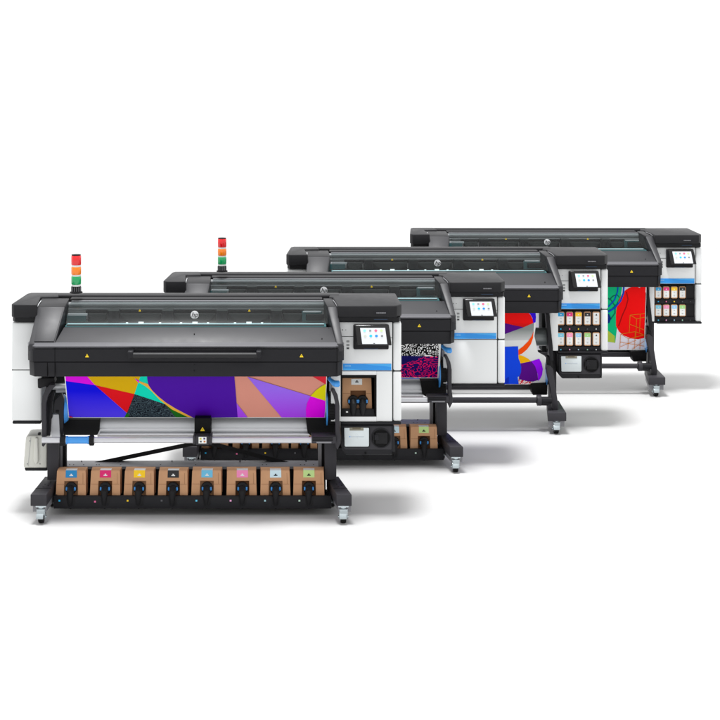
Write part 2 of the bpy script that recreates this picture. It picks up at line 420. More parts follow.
    m.pp([(343.2, 368.4), (352, 369.0), (368, 370.2), (343.2, 370.2)], .1962, .1975, stripe2)
    x = 345
    for wd in (.9, 1.2, .6, 1.1, .8): m.pb(x, x+wd, 365.5, 366.4, .1958, .198, mat("pale blue print", (150, 205, 240), .5)); x += wd+.3
    m.build("blue_stripe", tw)
    m = PM(); m.pb(341, 401.2, 421.8, 424.6, .19, .6, plastic, .006); m.build("base_trim", tw)
    if kind == "bay":
        m = PM()
        a, b = P(0, 340.8, 416.6, .2), P(0, 376.4, 374.9, .2)
        m.box(a.x, b.x, .45, .46, a.z, b.z, dark)
        m.box(a.x, a.x+.008, .1985, .4495, a.z, b.z, black, 0); m.box(b.x-.011, b.x, .1985, .4495, a.z, b.z, black)
        m.box(a.x+.0085, b.x-.0115, .1985, .4495, b.z-.017, b.z, black); m.box(a.x+.0085, b.x-.0115, .197, .4495, a.z, a.z+.008, dark)
        m.prism([P(0, 341.6, 415.6, .2), P(0, 374.6, 415.6, .2), P(0, 374.2, 409, .215), P(0, 341.6, 409, .215)], (0, .02, 0), dark, .002)
        m.pb(346, 348, 411.4, 412.6, .203, .207, paperw)
        m.build("supply_bay", tw)
    # -- touchscreen
    m = PM()
    m.pb(353.4, 388.8, 325.0, 349.6, .165, .199, dark, .008, 3)
    m.pb(364, 378, 348.6, 349.2, .1635, .167, mat("blue hint line", (30, 60, 90), .5))
    T = [P(0, 357.1, 345.6, .10), P(0, 391.8, 345.6, .10), P(0, 388.9, 325.2, .145), P(0, 355, 325.2, .145)]
    m.prism(T, (0, .018, .004), glossb, .005, 3)
    sc_ = m.build("touchscreen", root)
    def onscreen(px, py, off=.0012):
        t = (345.6-py)/20.4; return P(0, px, py, .10+.045*t)+Vector((0, -off, 0))
    m = PM()
    m.prism([onscreen(362.3, 344), onscreen(387.3, 344), onscreen(385.1, 327.9), onscreen(360.1, 327.9)], (0, .0018, 0), screenm)
    cols = [(120, 205, 235), (120, 124, 128), (215, 90, 120), (170, 190, 140), (170, 175, 165), (20, 165, 225), (20, 120, 200), (110, 112, 114)]
    for k, cc in enumerate(cols):
        r, c_ = divmod(k, 4); cy = 330.6+r*5.3; cx = 364.6+c_*5.6+r*.6
        mm = mat("icon %d" % k, cc, .4, emit=.4)
        n = 10 if k not in (1, 7) else 4
        m.prism([onscreen(cx+1.5*math.cos(6.2832*(j+.5)/n), cy+1.3*math.sin(6.2832*(j+.5)/n), .0022) for j in range(n)], (0, .0012, 0), mm)
        m.prism([onscreen(cx-1.3, cy+2.2, .002), onscreen(cx+1.3, cy+2.2, .002), onscreen(cx+1.3, cy+1.9, .002), onscreen(cx-1.3, cy+1.9, .002)], (0, .001, 0), mat("icon caption", (170, 174, 178), .5, emit=.3))
    m.prism([onscreen(373.4, 343.6, .002), onscreen(375, 343.6, .002), onscreen(375, 343, .002), onscreen(373.4, 343, .002)], (0, .001, 0), dark)
    m.build("display", sc_)
    return root

def service_drawer(root):
    """dark module under the tower with a frosted door and a round port (seen under two machines)"""
    m = PM()
    m.pp([(341, 424.8), (393.6, 424.8), (394.4, 427), (394.4, 452.5), (392, 455), (346, 455), (341.5, 450)], .205, .5, plastic, .008, 3)
    m.pp([(343.5, 426.2), (391.6, 426.2), (391.6, 449.6), (345.5, 449.6), (343.5, 447.6)], .202, .21, frame, .003)
    c = P(0, 381, 438, .2)
    m.tube((c.x, .1995, c.z), (c.x, .21, c.z), .0605, black, 40)
    m.ring((c.x, c.z), .0605, .068, .196, .21, plastic)
    m.pb(375.5, 387.6, 432.6, 444, .19, .2, dark, .008); m.pb(374.4, 379, 434.6, 440.4, .185, .1995, plastic, .005)
    m.pb(373.2, 374.1, 433.6, 442.6, .188, .199, dark)
    for px_ in (365.5, 393): m.pb(px_-.9, px_+.9, 452.4, 454.2, .2, .204, black)
    d = m.build("service_module", root)
    m = PM()
    m.pp([(343.4, 427.6), (369.8, 427.6), (369.8, 446.2), (368.8, 447.6), (345, 447.6), (343.8, 446.6)], .194, .2, dark, .002)
    m.pp([(344.2, 428), (369, 428), (369, 445.8), (368.2, 446.8), (345.4, 446.8), (344.6, 446)], .188, .1995, frost, .004)
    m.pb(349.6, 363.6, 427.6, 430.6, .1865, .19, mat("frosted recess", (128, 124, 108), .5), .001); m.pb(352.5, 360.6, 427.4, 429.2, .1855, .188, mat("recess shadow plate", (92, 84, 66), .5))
    m.pb(349.4, 350.4, 436.2, 437.2, .187, .189, blue); m.pb(351, 364, 436.5, 436.9, .187, .189, mat("faint print", (160, 172, 184), .5))
    m.build("frosted_door", d)

def caster(root, i, x, y, yaw=0.0):
    """zinc swivel caster, x y in machine metres; floor at z 0"""
    m = MB()
    m.box(x-.035, x+.035, y-.03, y+.035, .112, .122, chrome, .002)
    m.tube((x, y, .112), (x, y, .098), .026, chrome, 20)
    for s in (-1, 1):
        m.prism([(x+s*.024, y-.034, .1), (x+s*.024, y+.03, .1), (x+s*.024, y+.022, .03), (x+s*.024, y-.012, .03)], (s*.004, 0, 0), chrome)
    m.prism([(x-.024, y-.05, .064), (x+.024, y-.05, .064), (x+.026, y-.036, .1), (x-.026, y-.036, .1)], (0, .006, 0), chrome, .002)
    m.prism([(x-.028, y-.064, .042), (x+.02, y-.064, .042), (x+.02, y-.046, .074), (x-.028, y-.046, .074)], (0, .008, 0), chrome, .002)
    m.tube((x-.034, y+.005, .04), (x+.034, y+.005, .04), .008, chrome, 12)
    c = m.build("caster", root)
    m = MB()
    m.tube((x-.019, y+.004, .04), (x+.019, y+.004, .04), .04, rubber, 28, bev=.005)
    m.tube((x-.0205, y+.004, .04), (x+.0205, y+.004, .04), .022, greym, 20)
    m.build("wheel", c)

def floor_stand(root, i):
    """stand of the two nearer machines: columns, splayed feet, ink tray, rollers"""
    # left leg
    m = PM(); m.pb(47.2, 58.4, 441, 480, .32, .42, frame, .003); m.pb(58.6, 62.6, 441, 470, .44, .50, greym); m.pb(62.8, 66, 441, 470, .44, .50, black)
    leg = m.build("leg", root)
    def foot(f0, f1, b0, b1, lg):
        m = PM()
        z0, z1 = P(0, 0, 506.2, 0).z, P(0, 0, 494.6, 0).z
        A = [P(0, f0, 500, 0).x, P(0, f1, 500, 0).x]; B = [P(0, b0, 480, .45).x, P(0, b1, 480, .45).x]
        m.loft([[(A[0], 0, z0), (A[1], 0, z0), (A[1], 0, z1), (A[0], 0, z1)], [(B[0], .45, z0), (B[1], .45, z0), (B[1], .45, z1), (B[0], .45, z1)]], frame, .004)
        # pale lower rail under the foot, set in from its edges
        m.loft([[(A[0]+.012, .03, z0-.045), (A[1]-.004, .03, z0-.045), (A[1]-.004, .03, z0-.001), (A[0]+.012, .03, z0-.001)],
                [(B[0]+.012, .45, z0-.045), (B[1]-.004, .45, z0-.045), (B[1]-.004, .45, z0-.001), (B[0]+.012, .45, z0-.001)]][::-1], greym)
        t = .4
        for tt in (.30, .31): pass
        for k, yy in enumerate((.19, .22, .25, .3)):
            xx = (A[0]+A[1])/2+(B[0]-A[0])*yy/.45+(.018 if k % 2 else -.01)
            m.tube((xx, yy, z1-.002), (xx, yy, z1+.0012), .005, black, 10)
        xa = A[0]+(B[0]-A[0])*.15/.45; xb = A[1]+(B[1]-A[1])*.15/.45
        m.box(xa, xb, .15, .154, z1-.001, z1+.001, seamd)
        m.build("foot", lg)
        return (A[0]+A[1])/2
    xl = foot(30.4, 46.6, 45, 59, leg); caster(root, i, xl+.012, .05)
    m = PM(); m.pb(324.8, 336.4, 441, 480, .32, .42, frame, .003); m.pb(318.2, 321.6, 441, 470, .44, .50, greym); m.pb(321.8, 324.6, 441, 470, .44, .50, black)
    leg = m.build("leg", root)
    xr = foot(336.6, 351.8, 326.5, 338.5, leg); caster(root, i, xr-.004, .05)
    for q, yy in ((52, .43), (332, .43)): caster(root, i, P(0, q, 480, .4).x, yy)
    # brace
    m = PM()
    for a, b in ((199, 92), (207, 291)): 
        m.loft([[P(0, a, 440.2, .62), P(0, a, 440.2, .66), P(0, a, 444.6, .66), P(0, a, 444.6, .62)], [P(0, b, 462.4, .62), P(0, b, 462.4, .66), P(0, b, 466.8, .66), P(0, b, 466.8, .62)]], dark)
    m.pb(192, 214, 428, 446, .60, .619, dark)
    m.build("cross_brace", root)
    # ink tray
    m = PM()
    zt = P(0, 0, 496, .2).z; zb = P(0, 0, 508.8, .2).z
    x0, x1 = P(0, 53.6, 500, .2).x, P(0, 331.4, 500, .2).x
    m.box(x0, x1, .20, .225, zb, zt, plastic, .004)
    m.box(x0, x1, .2255, .60, zb, zb+.02, dark)
    m.box(x0, x0+.02, .2255, .6, zb+.0205, zt, plastic); m.box(x1-.02, x1, .2255, .6, zb+.0205, zt, plastic)
    zs = P(0, 0, 466.4, .50).z
    m.box(x0+.03, x1-.03, .50, .66, zs-.02, zs, greym, .002)                    # shelf behind the boxes
    m.box(x0+.03, x1-.03, .52, .6, zb+.0205, zs-.0205, dark)
    for px_ in (69, 73, 96, 98.5, 83, 120, 160, 195, 262, 266, 300, 304, 313): m.pb(px_, px_+1.1, 464.6, 465.4, .54, .548, dark)
    for px_ in (62, 81.5, 119, 172, 240, 306): 
        q = P(0, px_, 463.4, .63); m.tube(q, q+Vector((0, 0, .02)), .004, dark, 8)
    dots = [(59.4, (0, 170, 225)), (95, (225, 100, 150)), (127.6, (240, 200, 0)), (161.6, (75, 75, 80)), (196.4, (90, 195, 230)), (230.6, (230, 160, 205)), (265, (150, 190, 200)), (299.4, (180, 205, 190))]
    for k, (px_, cc) in enumerate(dots): m.pb(px_-.9, px_+.9, 499.9 + (.9 if k == 1 else 0), 501.6+(.9 if k == 1 else 0), .1975, .202, mat("dot %d" % k, cc, .4))
    # lead-in slots where the hoses drop into the front rail
    for px_ in BOXC: m.pp([(px_-4.4, 496.3), (px_+4.4, 496.3), (px_+3.9, 504.2), (px_+2.4, 506.2), (px_-2.4, 506.2), (px_-3.9, 504.2)], .1985, .202, dark, .001)
    m.build("ink_tray", root)
    # waste container hung on the left leg
    m = PM()
    m.pp([(27.6, 435.6), (47, 435.2), (47, 468), (23.6, 468), (23.2, 465.4), (25.6, 437.4)], .36, .55, cream, .012, 3)
    m.pp([(34.6, 438.2), (37.6, 437.6), (38.2, 461), (36.6, 465), (34, 462.6), (33.4, 459)], .335, .362, cream, .008, 3)
    for px_, py_ in ((29.8, 441), (27.4, 464), (40, 464)): m.pb(px_-.5, px_+.5, py_-.4, py_+.4, .3575, .362, greym)
    for a_, b_ in ((31, 436.6), ): m.pp([(30.6, 437.4), (31.1, 437.4), (28.3, 466.4), (27.8, 466.4)], .3585, .362, mat("moulded line", (176, 178, 176), .5))
    m.pp([(24.4, 468.2), (47, 468.2), (47, 471), (25.4, 471)], .365, .54, plastic, .004)
    m.build("waste_container", root)
    # ---- take-up / support rollers
    m = PM()
    c0, c1 = P(0, 98, 426, .36), P(0, 309, 426, .36)
    m.tube(c0, c1, .072, steel, 48)
    m.pb(99.6, 311, 433.4, 435.2, .27, .30, alu, .003)
    m.pb(99, 309, 428.2, 429.2, .285, .31, alu, .002)
    m.build("media_roller", root)
    m = PM()
    m.pp([(61.4, 419.6), (99.6, 419.6), (99.2, 431), (97, 435.4), (62, 435.4)], .255, .42, black, .006)
    m.build("roller_cradle", root); m = PM()
    m.pp([(305.6, 418), (327, 418), (335, 424), (336, 435.6), (311, 436), (307.6, 433)], .255, .42, black, .006)
    m.build("roller_cradle", root)
    m = PM(); m.tube(P(0, 42, 440, .1), P(0, 322, 440, .1), .0205, alu, 28)
    bar = m.build("tension_bar", root)
    m = PM(); m.tube(P(0, 66.2, 440, .1), P(0, 89.2, 440, .1), .024, blue, 28); m.tube(P(0, 66.2, 440, .1), P(0, 67.8, 440, .1), .0275, blue, 28); m.tube(P(0, 87.8, 440, .1), P(0, 89.2, 440, .1), .0275, blue, 28)
    m.build("blue_sleeve", bar)
    for a_, b_ in ((60.2, 65.6), (89.4, 94.2)):
        m = PM(); m.tube(P(0, a_, 440.4, .1), P(0, b_, 440.4, .1), .033, dark, 24, bev=.003)
        for k in range(12):
            t = 2*math.pi*k/12; o = Vector((0, .033*math.cos(t), .033*math.sin(t))); m.tube(P(0, a_+.6, 440.4, .1)+o, P(0, b_-.6, 440.4, .1)+o, .003, rubber, 6)
        m.build("collar", bar)
    m = PM(); m.pb(311.6, 336, 436.6, 443.6, .07, .19, frame, .006); m.pb(316.4, 331.4, 441.8, 443.2, .0685, .08, greym)
    for yy in (437.6, 438.9, 440.2): m.pb(312.6, 333, yy, yy+.5, .0685, .08, seamd)
    m.build("bar_clamp", bar)
    # centre pinch bracket
    m = PM(); m.pb(194.4, 210.8, 418.2, 436, .15, .30, black, .004); triangle(m, 202.5, 429, .147, 4)
    m.pb(193, 195.6, 436.2, 444.6, .068, .19, frame, .004); m.pb(209, 212, 436.2, 444.6, .068, .19, frame, .004); m.pb(195.8, 208.8, 436.2, 445.2, .07, .18, frame, .003)
    m.pb(198.6, 206.4, 437, 443.4, .066, .0695, paperw); 
    for px_, py_, cc in ((199.6, 438, (200, 190, 60)), (203.4, 437.8, (70, 60, 110)), (199.8, 440.8, (90, 90, 96)), (203.6, 440.8, (190, 120, 60))):
        m.pb(px_, px_+1.9, py_, py_+1.7, .0645, .0665, mat("sticker %d" % int(px_*10), cc, .5))
    m.build("centre_bracket", root)
    # left spindle end: plates, blue core disc, bar
    m = PM()
    n = 14
    outer = [(43.4+2.2*math.cos(math.pi*.5*k/n)-0*k, 0) for k in range(n)]
    plate = [(41.8, 446), (43.6, 447), (45.2, 444.6), (46, 430), (46, 404), (48, 396), (51.4, 390.4), (55, 386.6), (54.6, 384.6), (50, 385), (45.4, 389.4), (42.6, 396), (41.4, 404)]
    m.pp(plate, .12, .18, frame, .004)
    m.pp([(46.2, 404), (48.2, 397), (52.5, 392), (54.8, 393), (52.4, 402), (52.2, 418), (51, 420), (50.2, 436), (46.2, 436)], .2, .23, plastic, .003)
    m.pp([(37.6, 379), (54, 378), (55, 383), (40, 388.6), (37.8, 388)], .2, .3, dark, .004)
    plate2 = [(60.2, 437), (60, 402), (61, 397), (57, 396.6), (53.6, 403), (53.2, 414), (54.6, 415), (58.6, 413), (60, 420)]
    m.pp([(60, 437), (63, 437), (63.6, 412), (63.8, 399), (61.6, 394), (58, 397), (55, 400), (53.6, 406), (53.8, 413), (58.6, 414)], .15, .2, plastic, .004)
    m.pb(55.6, 58.6, 410.4, 412.6, .145, .15, black, .001); m.pb(37.6, 40.4, 433.4, 435.4, .13, .17, dark, .004)
    m.pb(51, 59.4, 414.6, 437.6, .23, .28, steel); 
    m.build("spindle_bracket", root)
    m = PM(); m.tube(P(0, 52.4, 386.4, .26), P(0, 66, 386.4, .26), .022, steel, 24); m.tube(P(0, 56, 391, .28), P(0, 66, 391, .28), .012, alu, 20); m.build("spindle", root)
    m = PM(); m.tube(P(0, 62.6, 409, .26), P(0, 64, 409, .26), .10, blue, 44); m.tube(P(0, 64, 409, .26), P(0, 68.6, 409, .26), .10, blue, 44, r1=.075); m.build("core_disc", root)
    # right: guard arm, geared hub, blue lever
    m = PM()
    g = [(332.4, 389.4), (334.6, 390), (338, 397), (339.6, 406), (339.6, 430), (340.8, 438), (340.4, 444), (337.4, 450), (335.4, 446), (335.2, 404), (333.4, 396), (331, 391)]
    m.pp(g, .10, .17, frame, .005)
    m.pb(329.4, 332.2, 383.6, 391, .18, .22, greym)
    m.build("guard_arm", root)
    m = PM(); a, b = P(0, 327.6, 409, .28), P(0, 334.8, 409, .28)
    m.tube(a, b, .095, rubber, 44)
    for k in range(32):
        t = 2*math.pi*k/32; o = Vector((0, .095*math.cos(t), .095*math.sin(t))); m.tube(a+o+Vector((.012, 0, 0)), b+o-Vector((.006, 0, 0)), .004, dark, 6)
    m.tube(P(0, 326, 409, .28), P(0, 327.4, 409, .28), .11, blue, 40)
    m.build("hub", root)
    m = PM()
    m.path([P(0, 328.6, 378, .16), P(0, 330.4, 380, .15), P(0, 332.8, 382, .13), P(0, 334.6, 383.2, .12)], [.012, .014, .017, .018], blue, 12)
    m.path([P(0, 333, 382.6, .12), P(0, 335.4, 383.6, .11), P(0, 338.6, 383.8, .11), P(0, 339.8, 383.8, .11)], [.018, .022, .022, .014], blue, 12)
    m.build("blue_lever", root)

def open_stand(root, i):
    """stand of the two farther machines: slim legs with a raked arm, two cross bars; measured on the farthest one"""
    xc = .007
    def mir(v): return Vector((2*xc-v.x, v.y, v.z))
    def Q(px, py, Y): return P(3, px, py, Y)
    for side in (1, -1):
        f = (lambda v: v) if side == 1 else mir
        def pr(m, pts, Y0, Y1, mm, bev=.004): m.prism([f(Q(x, y, Y0)) for x, y in pts], (0, Y1-Y0, 0), mm, bev)
        m = MB()
        pr(m, [(647.6, 284), (654.0, 284), (654.2, 322), (654.2, 371), (648, 371), (647.6, 330)], .33, .42, frame)
        pr(m, [(646.8, 336.4), (650, 334.8), (652.8, 338), (653.6, 346), (657.6, 371), (656.4, 377), (653.4, 378.4), (652, 376), (650.4, 356), (647.2, 342)], .10, .16, frame)
        pr(m, [(645.6, 288), (648.6, 287), (652, 318), (652.6, 330), (649.4, 331), (647.8, 316)], .18, .24, plastic)
        pr(m, [(646.6, 327), (651.2, 327), (652.6, 340), (646.2, 340)], .2, .28, dark)
        lg = m.build("leg", root)
        m = MB()
        z0, z1 = Q(0, 385.0, 0).z, Q(0, 377.4, 0).z
        A = [f(Q(648.6, 380, 0)).x, f(Q(665.4, 380, 0)).x]; B = [f(Q(644.4, 370, .45)).x, f(Q(655.6, 370, .45)).x]
        m.loft([[(A[0], 0, z0), (A[1], 0, z0), (A[1], 0, z1), (A[0], 0, z1)], [(B[0], .45, z0), (B[1], .45, z0), (B[1], .45, z1), (B[0], .45, z1)]], frame, .004)
        e = .01*side
        m.loft([[(A[0]+e, .03, z0-.05), (A[1]-e, .03, z0-.05), (A[1]-e, .03, z0-.001), (A[0]+e, .03, z0-.001)],
                [(B[0]+e, .45, z0-.05), (B[1]-e, .45, z0-.05), (B[1]-e, .45, z0-.001), (B[0]+e, .45, z0-.001)]], greym)
        m.build("foot", lg)
        caster(root, i, (A[0]+A[1])/2, .05); caster(root, i, (B[0]+B[1])/2, .42)
        # geared hub
        m = MB(); a, b = f(Q(645.2, 343, .26)), f(Q(648.8, 343, .26))
        m.tube(a, b, .078, rubber, 40)
        for k in range(26):
            t = 2*math.pi*k/26; o = Vector((0, .078*math.cos(t), .078*math.sin(t))); m.tube(a+o, b+o, .0045, greym if k % 5 == 0 else dark, 6)
        m.tube(f(Q(644.9, 343, .26)), f(Q(645.15, 343, .26)), .09, blue, 36)
        m.tube(f(Q(648.9, 342, .2)), f(Q(652, 342, .2)), .02, greym, 20)
        m.build("hub", root)
        m = MB(); pr(m, [(631.6, 351.4), (647, 350.6), (646.6, 361.6), (633.6, 361.8), (632.4, 357)], .22, .36, black); m.build("roller_cradle", root)
        m = MB(); a, b = f(Q(638, 366, .1)), f(Q(641.8, 366, .1)); m.tube(a, b, .045, frame, 28, bev=.003)
        m.tube(f(Q(642, 366, .1)), f(Q(651, 366, .1)), .028, plastic, 24)
        pr(m, [(637.4, 368.4), (650.6, 368.4), (648, 371), (639, 371)], .08, .16, plastic)
        m.build("bar_clamp", root)
    a = Q(634, 355, .34); b = mir(a)
    m = MB(); m.box(b.x, a.x, .30, .38, Q(0, 357.2, .3).z, Q(0, 352.8, .3).z, frame, .006); m.box(b.x, a.x, .34, .40, Q(0, 352.6, .34).z, Q(0, 350, .34).z, dark, .004); m.build("cross_bar", root)
    a = Q(637.6, 366, .1); b = mir(a)
    m = MB(); m.tube(b, a, .0225, frame, 24); m.build("tension_bar", root)
    a = Q(645, 309, .36); b = mir(a)
    m = MB(); m.tube(b, a, .075, mat("grey take-up tube", (120, 126, 126), .35, metal=.3), 40)
    m.tube(a, a+Vector((.022, 0, 0)), .1, plastic, 36); m.tube(b, b-Vector((.022, 0, 0)), .1, plastic, 36)
    m.build("media_roller", root)

# ------------------------------------------------------------------ ink boxes for the trays
BOXC = [70.9, 105.4, 139.6, 173.2, 207.0, 242.4, 275.4, 309.4]
BOXE = [(55.8, 86.0), (90.2, 120.6), (124.2, 154.6), (158.0, 188.0), (191.4, 221.8), (226.4, 256.8), (260, 290.2), (293.6, 325.0)]
INKS = [("cyan", (0, 134, 196)), ("magenta", (222, 0, 108)), ("yellow", (252, 206, 0)), ("black", (18, 18, 20)),
        ("light cyan", (105, 190, 226)), ("light magenta", (240, 135, 185)), ("clear", (205, 230, 238)), ("overcoat", (190, 220, 140))]
def hose_connector(parent, cx, cz, yf, name="connector", drop=.14, r=.041):
    m = MB()
    n = 20
    m.tube((cx, yf-.012, cz), (cx, yf+.02, cz), r, dark, 32, bev=.006)
    m.tube((cx, yf-.03, cz), (cx, yf-.012, cz), r*.55, plastic, 24, bev=.004)
    m.path([(cx, yf-.03, cz+.012), (cx, yf-.046, cz-.01), (cx-.002, yf-.05, cz-.045), (cx-.002, yf-.045, cz-drop*.7), (cx, yf-.03, cz-drop)], [.017, .025, .022, .017, .009], dark, 14)
    c = m.build(name, parent)
    m = MB()
    for s in (-1, 1): m.box(cx+s*.028-.006, cx+s*.028+.006, yf-.026, yf-.012, cz-.010, cz+.013, blue, .004)
    m.build("release_tab", c)

def ink_box(i, k, label):
    R, sc = ROOT[i]
    e0, e1 = BOXE[k]
    a, b = P(0, e0, 496, .235), P(0, e1, 496, .235)
    top = P(0, e0+1.4, 470.4, .29); topb = P(0, 0, 470.4, .29).z
    z0 = P(0, 0, 497.4, .235).z; w0 = b.x-a.x
    org = Vector(((a.x+b.x)/2, .3, z0))
    root = bpy.data.objects.new("ink_box", None); COL.objects.link(root)
    root.matrix_world = Matrix.Translation(R) @ Matrix.Diagonal((sc, sc, sc, 1)) @ Matrix.Translation(org + Vector((random.uniform(-.003, .003), random.uniform(-.004, .004), 0))) @ Matrix.Rotation(math.radians(random.uniform(-1.6, 1.6)), 4, "Z")
    tag(root, label, "ink box", "cardboard ink boxes in the trays")
    m = MB()
    h = topb-z0; lean = .036; ins = .005
    x0, x1 = -w0/2, w0/2-.0
    def fp(x, z, off=0):                            # a point on the leaning front face (local)
        t = z/h; return Vector((x*(1-2*ins/w0*t), -.065+lean*t-off, z))
    nx0, nx1 = -.048, .048; nz0, nz1 = .045, h*.63
    cx = P(0, BOXC[k], 0, .235).x-org.x
    # front face as four panels round the notch, then sides, top and back
    def panel(xa, xb, za, zb, mm=card, off=0, th=.006): m.prism([fp(xa, za, off), fp(xb, za, off), fp(xb, zb, off), fp(xa, zb, off)], (0, th, 0), mm)
    panel(x0, cx+nx0, 0, h); panel(cx+nx1, x1, 0, h); panel(cx+nx0, cx+nx1, nz1, h); panel(cx+nx0, cx+nx1, 0, nz0-.04)
    m.prism([fp(x0+.004, 0.0)+Vector((0, .0062, 0)), fp(x0+.004, h)+Vector((0, .0062, 0)), Vector((x0+.002, .07, h-.004)), Vector((x0+.001, .07, 0))], (.006, 0, 0), card)
    m.prism([fp(x1-.004, 0.0)+Vector((0, .0062, 0)), fp(x1-.004, h)+Vector((0, .0062, 0)), Vector((x1-.002, .07, h-.004)), Vector((x1-.001, .07, 0))], (-.006, 0, 0), card)
    m.prism([fp(x0+.002, h), fp(x1-.002, h), Vector((x1-.002, .075, h-.002)), Vector((x0+.002, .075, h-.002))], (0, 0, .005), card, .001)
    m.prism([fp(cx+nx0-.01, nz0-.045)+Vector((0, .035, 0)), fp(cx+nx1+.01, nz0-.045)+Vector((0, .035, 0)), fp(cx+nx1+.01, nz1+.01)+Vector((0, .03, 0)), fp(cx+nx0-.01, nz1+.01)+Vector((0, .03, 0))], (0, .004, 0), cardd if k % 2 else card)
    zc = h*.50
    panel(x0+.004, cx+nx0-.001, zc, zc+.0022, cardd, .0006, .003); panel(cx+nx1+.001, x1-.004, zc, zc+.0022, cardd, .0006, .003)
    panel(x1-.021, x1-.019, zc, h-.012, cardd, .0006, .003)
    m.build("carton", root)
    nm, cc = INKS[k]
    m = MB()
    lm = mat("label "+nm, cc, .45)
    lx0, lx1 = cx-.040, cx+.040
    lz0 = h-.041
    def lab(xa, xb, za, zb, mm, off): m.prism([fp(xa, za, off), fp(xb, za, off), fp(xb, zb, off), fp(xa, zb, off)], (0, .0014, 0), mm)
    lab(lx0, lx1, lz0, h+.0062, lm, .0018)
    m.prism([fp(lx0, h)+Vector((0, .0, .0056)), fp(lx1, h)+Vector((0, .0, .0056)), fp(lx1, h)+Vector((0, .045, .0056)), fp(lx0, h)+Vector((0, .045, .0056))], (0, 0, .001), mat("label back flap", (222, 222, 222), .5))
    ic = paperw if k < 6 else dark
    lab(cx-.013, cx+.013, lz0+.011, lz0+.017, ic, .0026); lab(cx-.005, cx+.005, lz0+.0175, lz0+.025, ic, .0026)
    m.build("label", root)
    f = fp(cx, h*.36)
    hose_connector(root, cx, h*.345, f.y+.004, "connector", .128)
    return root

def bay_box(i):
    R, sc = ROOT[i]
    a, b = P(0, 342.2, 409.2, .25), P(0, 371.6, 378, .29)
    org = Vector(((a.x+b.x)/2, .33, a.z))
    root = bpy.data.objects.new("ink_box", None); COL.objects.link(root); root.location = R+org*sc
    tag(root, "brown ink box with two side by side black connectors inside the white tower's open bay", "ink box")
    w0 = b.x-a.x; h = b.z-a.z
    m = MB()
    def fp(x, z, off=0): t = z/h; return Vector((x*(1-.03*t), -.08+.035*t-off, z))
    def panel(xa, xb, za, zb, mm=card, off=0, th=.006): m.prism([fp(xa, za, off), fp(xb, za, off), fp(xb, zb, off), fp(xa, zb, off)], (0, th, 0), mm)
    nx0, nx1 = -.045, .062
    panel(-w0/2, nx0, 0, h); panel(nx1, w0/2, 0, h); panel(nx0, nx1, h*.60, h); panel(nx0, nx1, 0, .03)
    m.box(-w0/2+.004, w0/2-.004, -.03, -.025, .001, h*.96, cardd)
    m.prism([fp(-w0/2+.001, h)+Vector((0, .0065, -.006)), fp(w0/2-.001, h)+Vector((0, .0065, -.006)), Vector((w0/2-.01, .1, h-.006)), Vector((-w0/2+.01, .1, h-.006))], (0, 0, .005), card)
    for s in (-1, 1): m.prism([fp(s*(w0/2-.001), 0)+Vector((0, .0065, 0)), fp(s*(w0/2-.001), h)+Vector((0, .0065, -.0065)), Vector((s*(w0/2-.01), .1, h-.0065)), Vector((s*(w0/2-.002), .1, 0))], (-s*.006, 0, 0), card)
    panel(-w0/2+.004, nx0-.001, h*.5, h*.5+.002, cardd, .0006, .003); panel(nx1+.001, w0/2-.004, h*.5, h*.5+.002, cardd, .0006, .003)
    m.build("carton", root)
    m = MB()
    def lab(xa, xb, za, zb, mm, off): m.prism([fp(xa, za, off), fp(xb, za, off), fp(xb, zb, off), fp(xa, zb, off)], (0, .0014, 0), mm)
    lab(-.039, .037, h-.043, h-.004, paperw, .0018); lab(-.012, .012, h-.028, h-.022, dark, .0026); lab(-.006, .006, h-.021, h-.015, dark, .0026)
    m.build("label", root)
    for cx in (-.027, .038): hose_connector(root, cx, h*.27, -.075, "connector", .11, .038)
    return root

def ink_rack(i, root, x0, x1, y0, y1, dots):
    """dark rack face in the tower with square cartridge openings, measured on machine i"""
    m = PM(i)
    a, b = P(i, x0, y1, .215), P(i, x1, y0, .215)
    m.box(a.x, b.x, .232, .315, a.z, b.z, dark)
    xs, rows, dys = dots
    for (r0, r1), dy in zip(rows, dys):
        m.pb(x0, x1, r1+.9, dy+1.9 if dy < r1+9 else r1+8, .212, .2315, plastic, .002)
        for k, (c0, c1, cc) in enumerate(xs[rows.index((r0, r1))]):
            cx = (c0+c1)/2
            m.pb(cx-1.9, cx+1.9, dy-1.2, dy+1.2, .2095, .213, dark, .0008)
            m.pb(cx-.55, cx+.55, dy-.6, dy+.6, .2075, .2105, mat("rack dot %d %d %d" % cc, cc, .4))
    # dividers between the columns
    for k in range(len(xs[0])-1):
        xm = (xs[0][k][1]+xs[0][k+1][0])/2
        m.pb(xm-.35, xm+.35, y0+.3, rows[0][1]+.8, .214, .2315, plastic); m.pb(xm-.35, xm+.35, dys[0]+2.1, rows[1][1]+.8, .214, .2315, plastic)
    m.build("ink_rack", root)

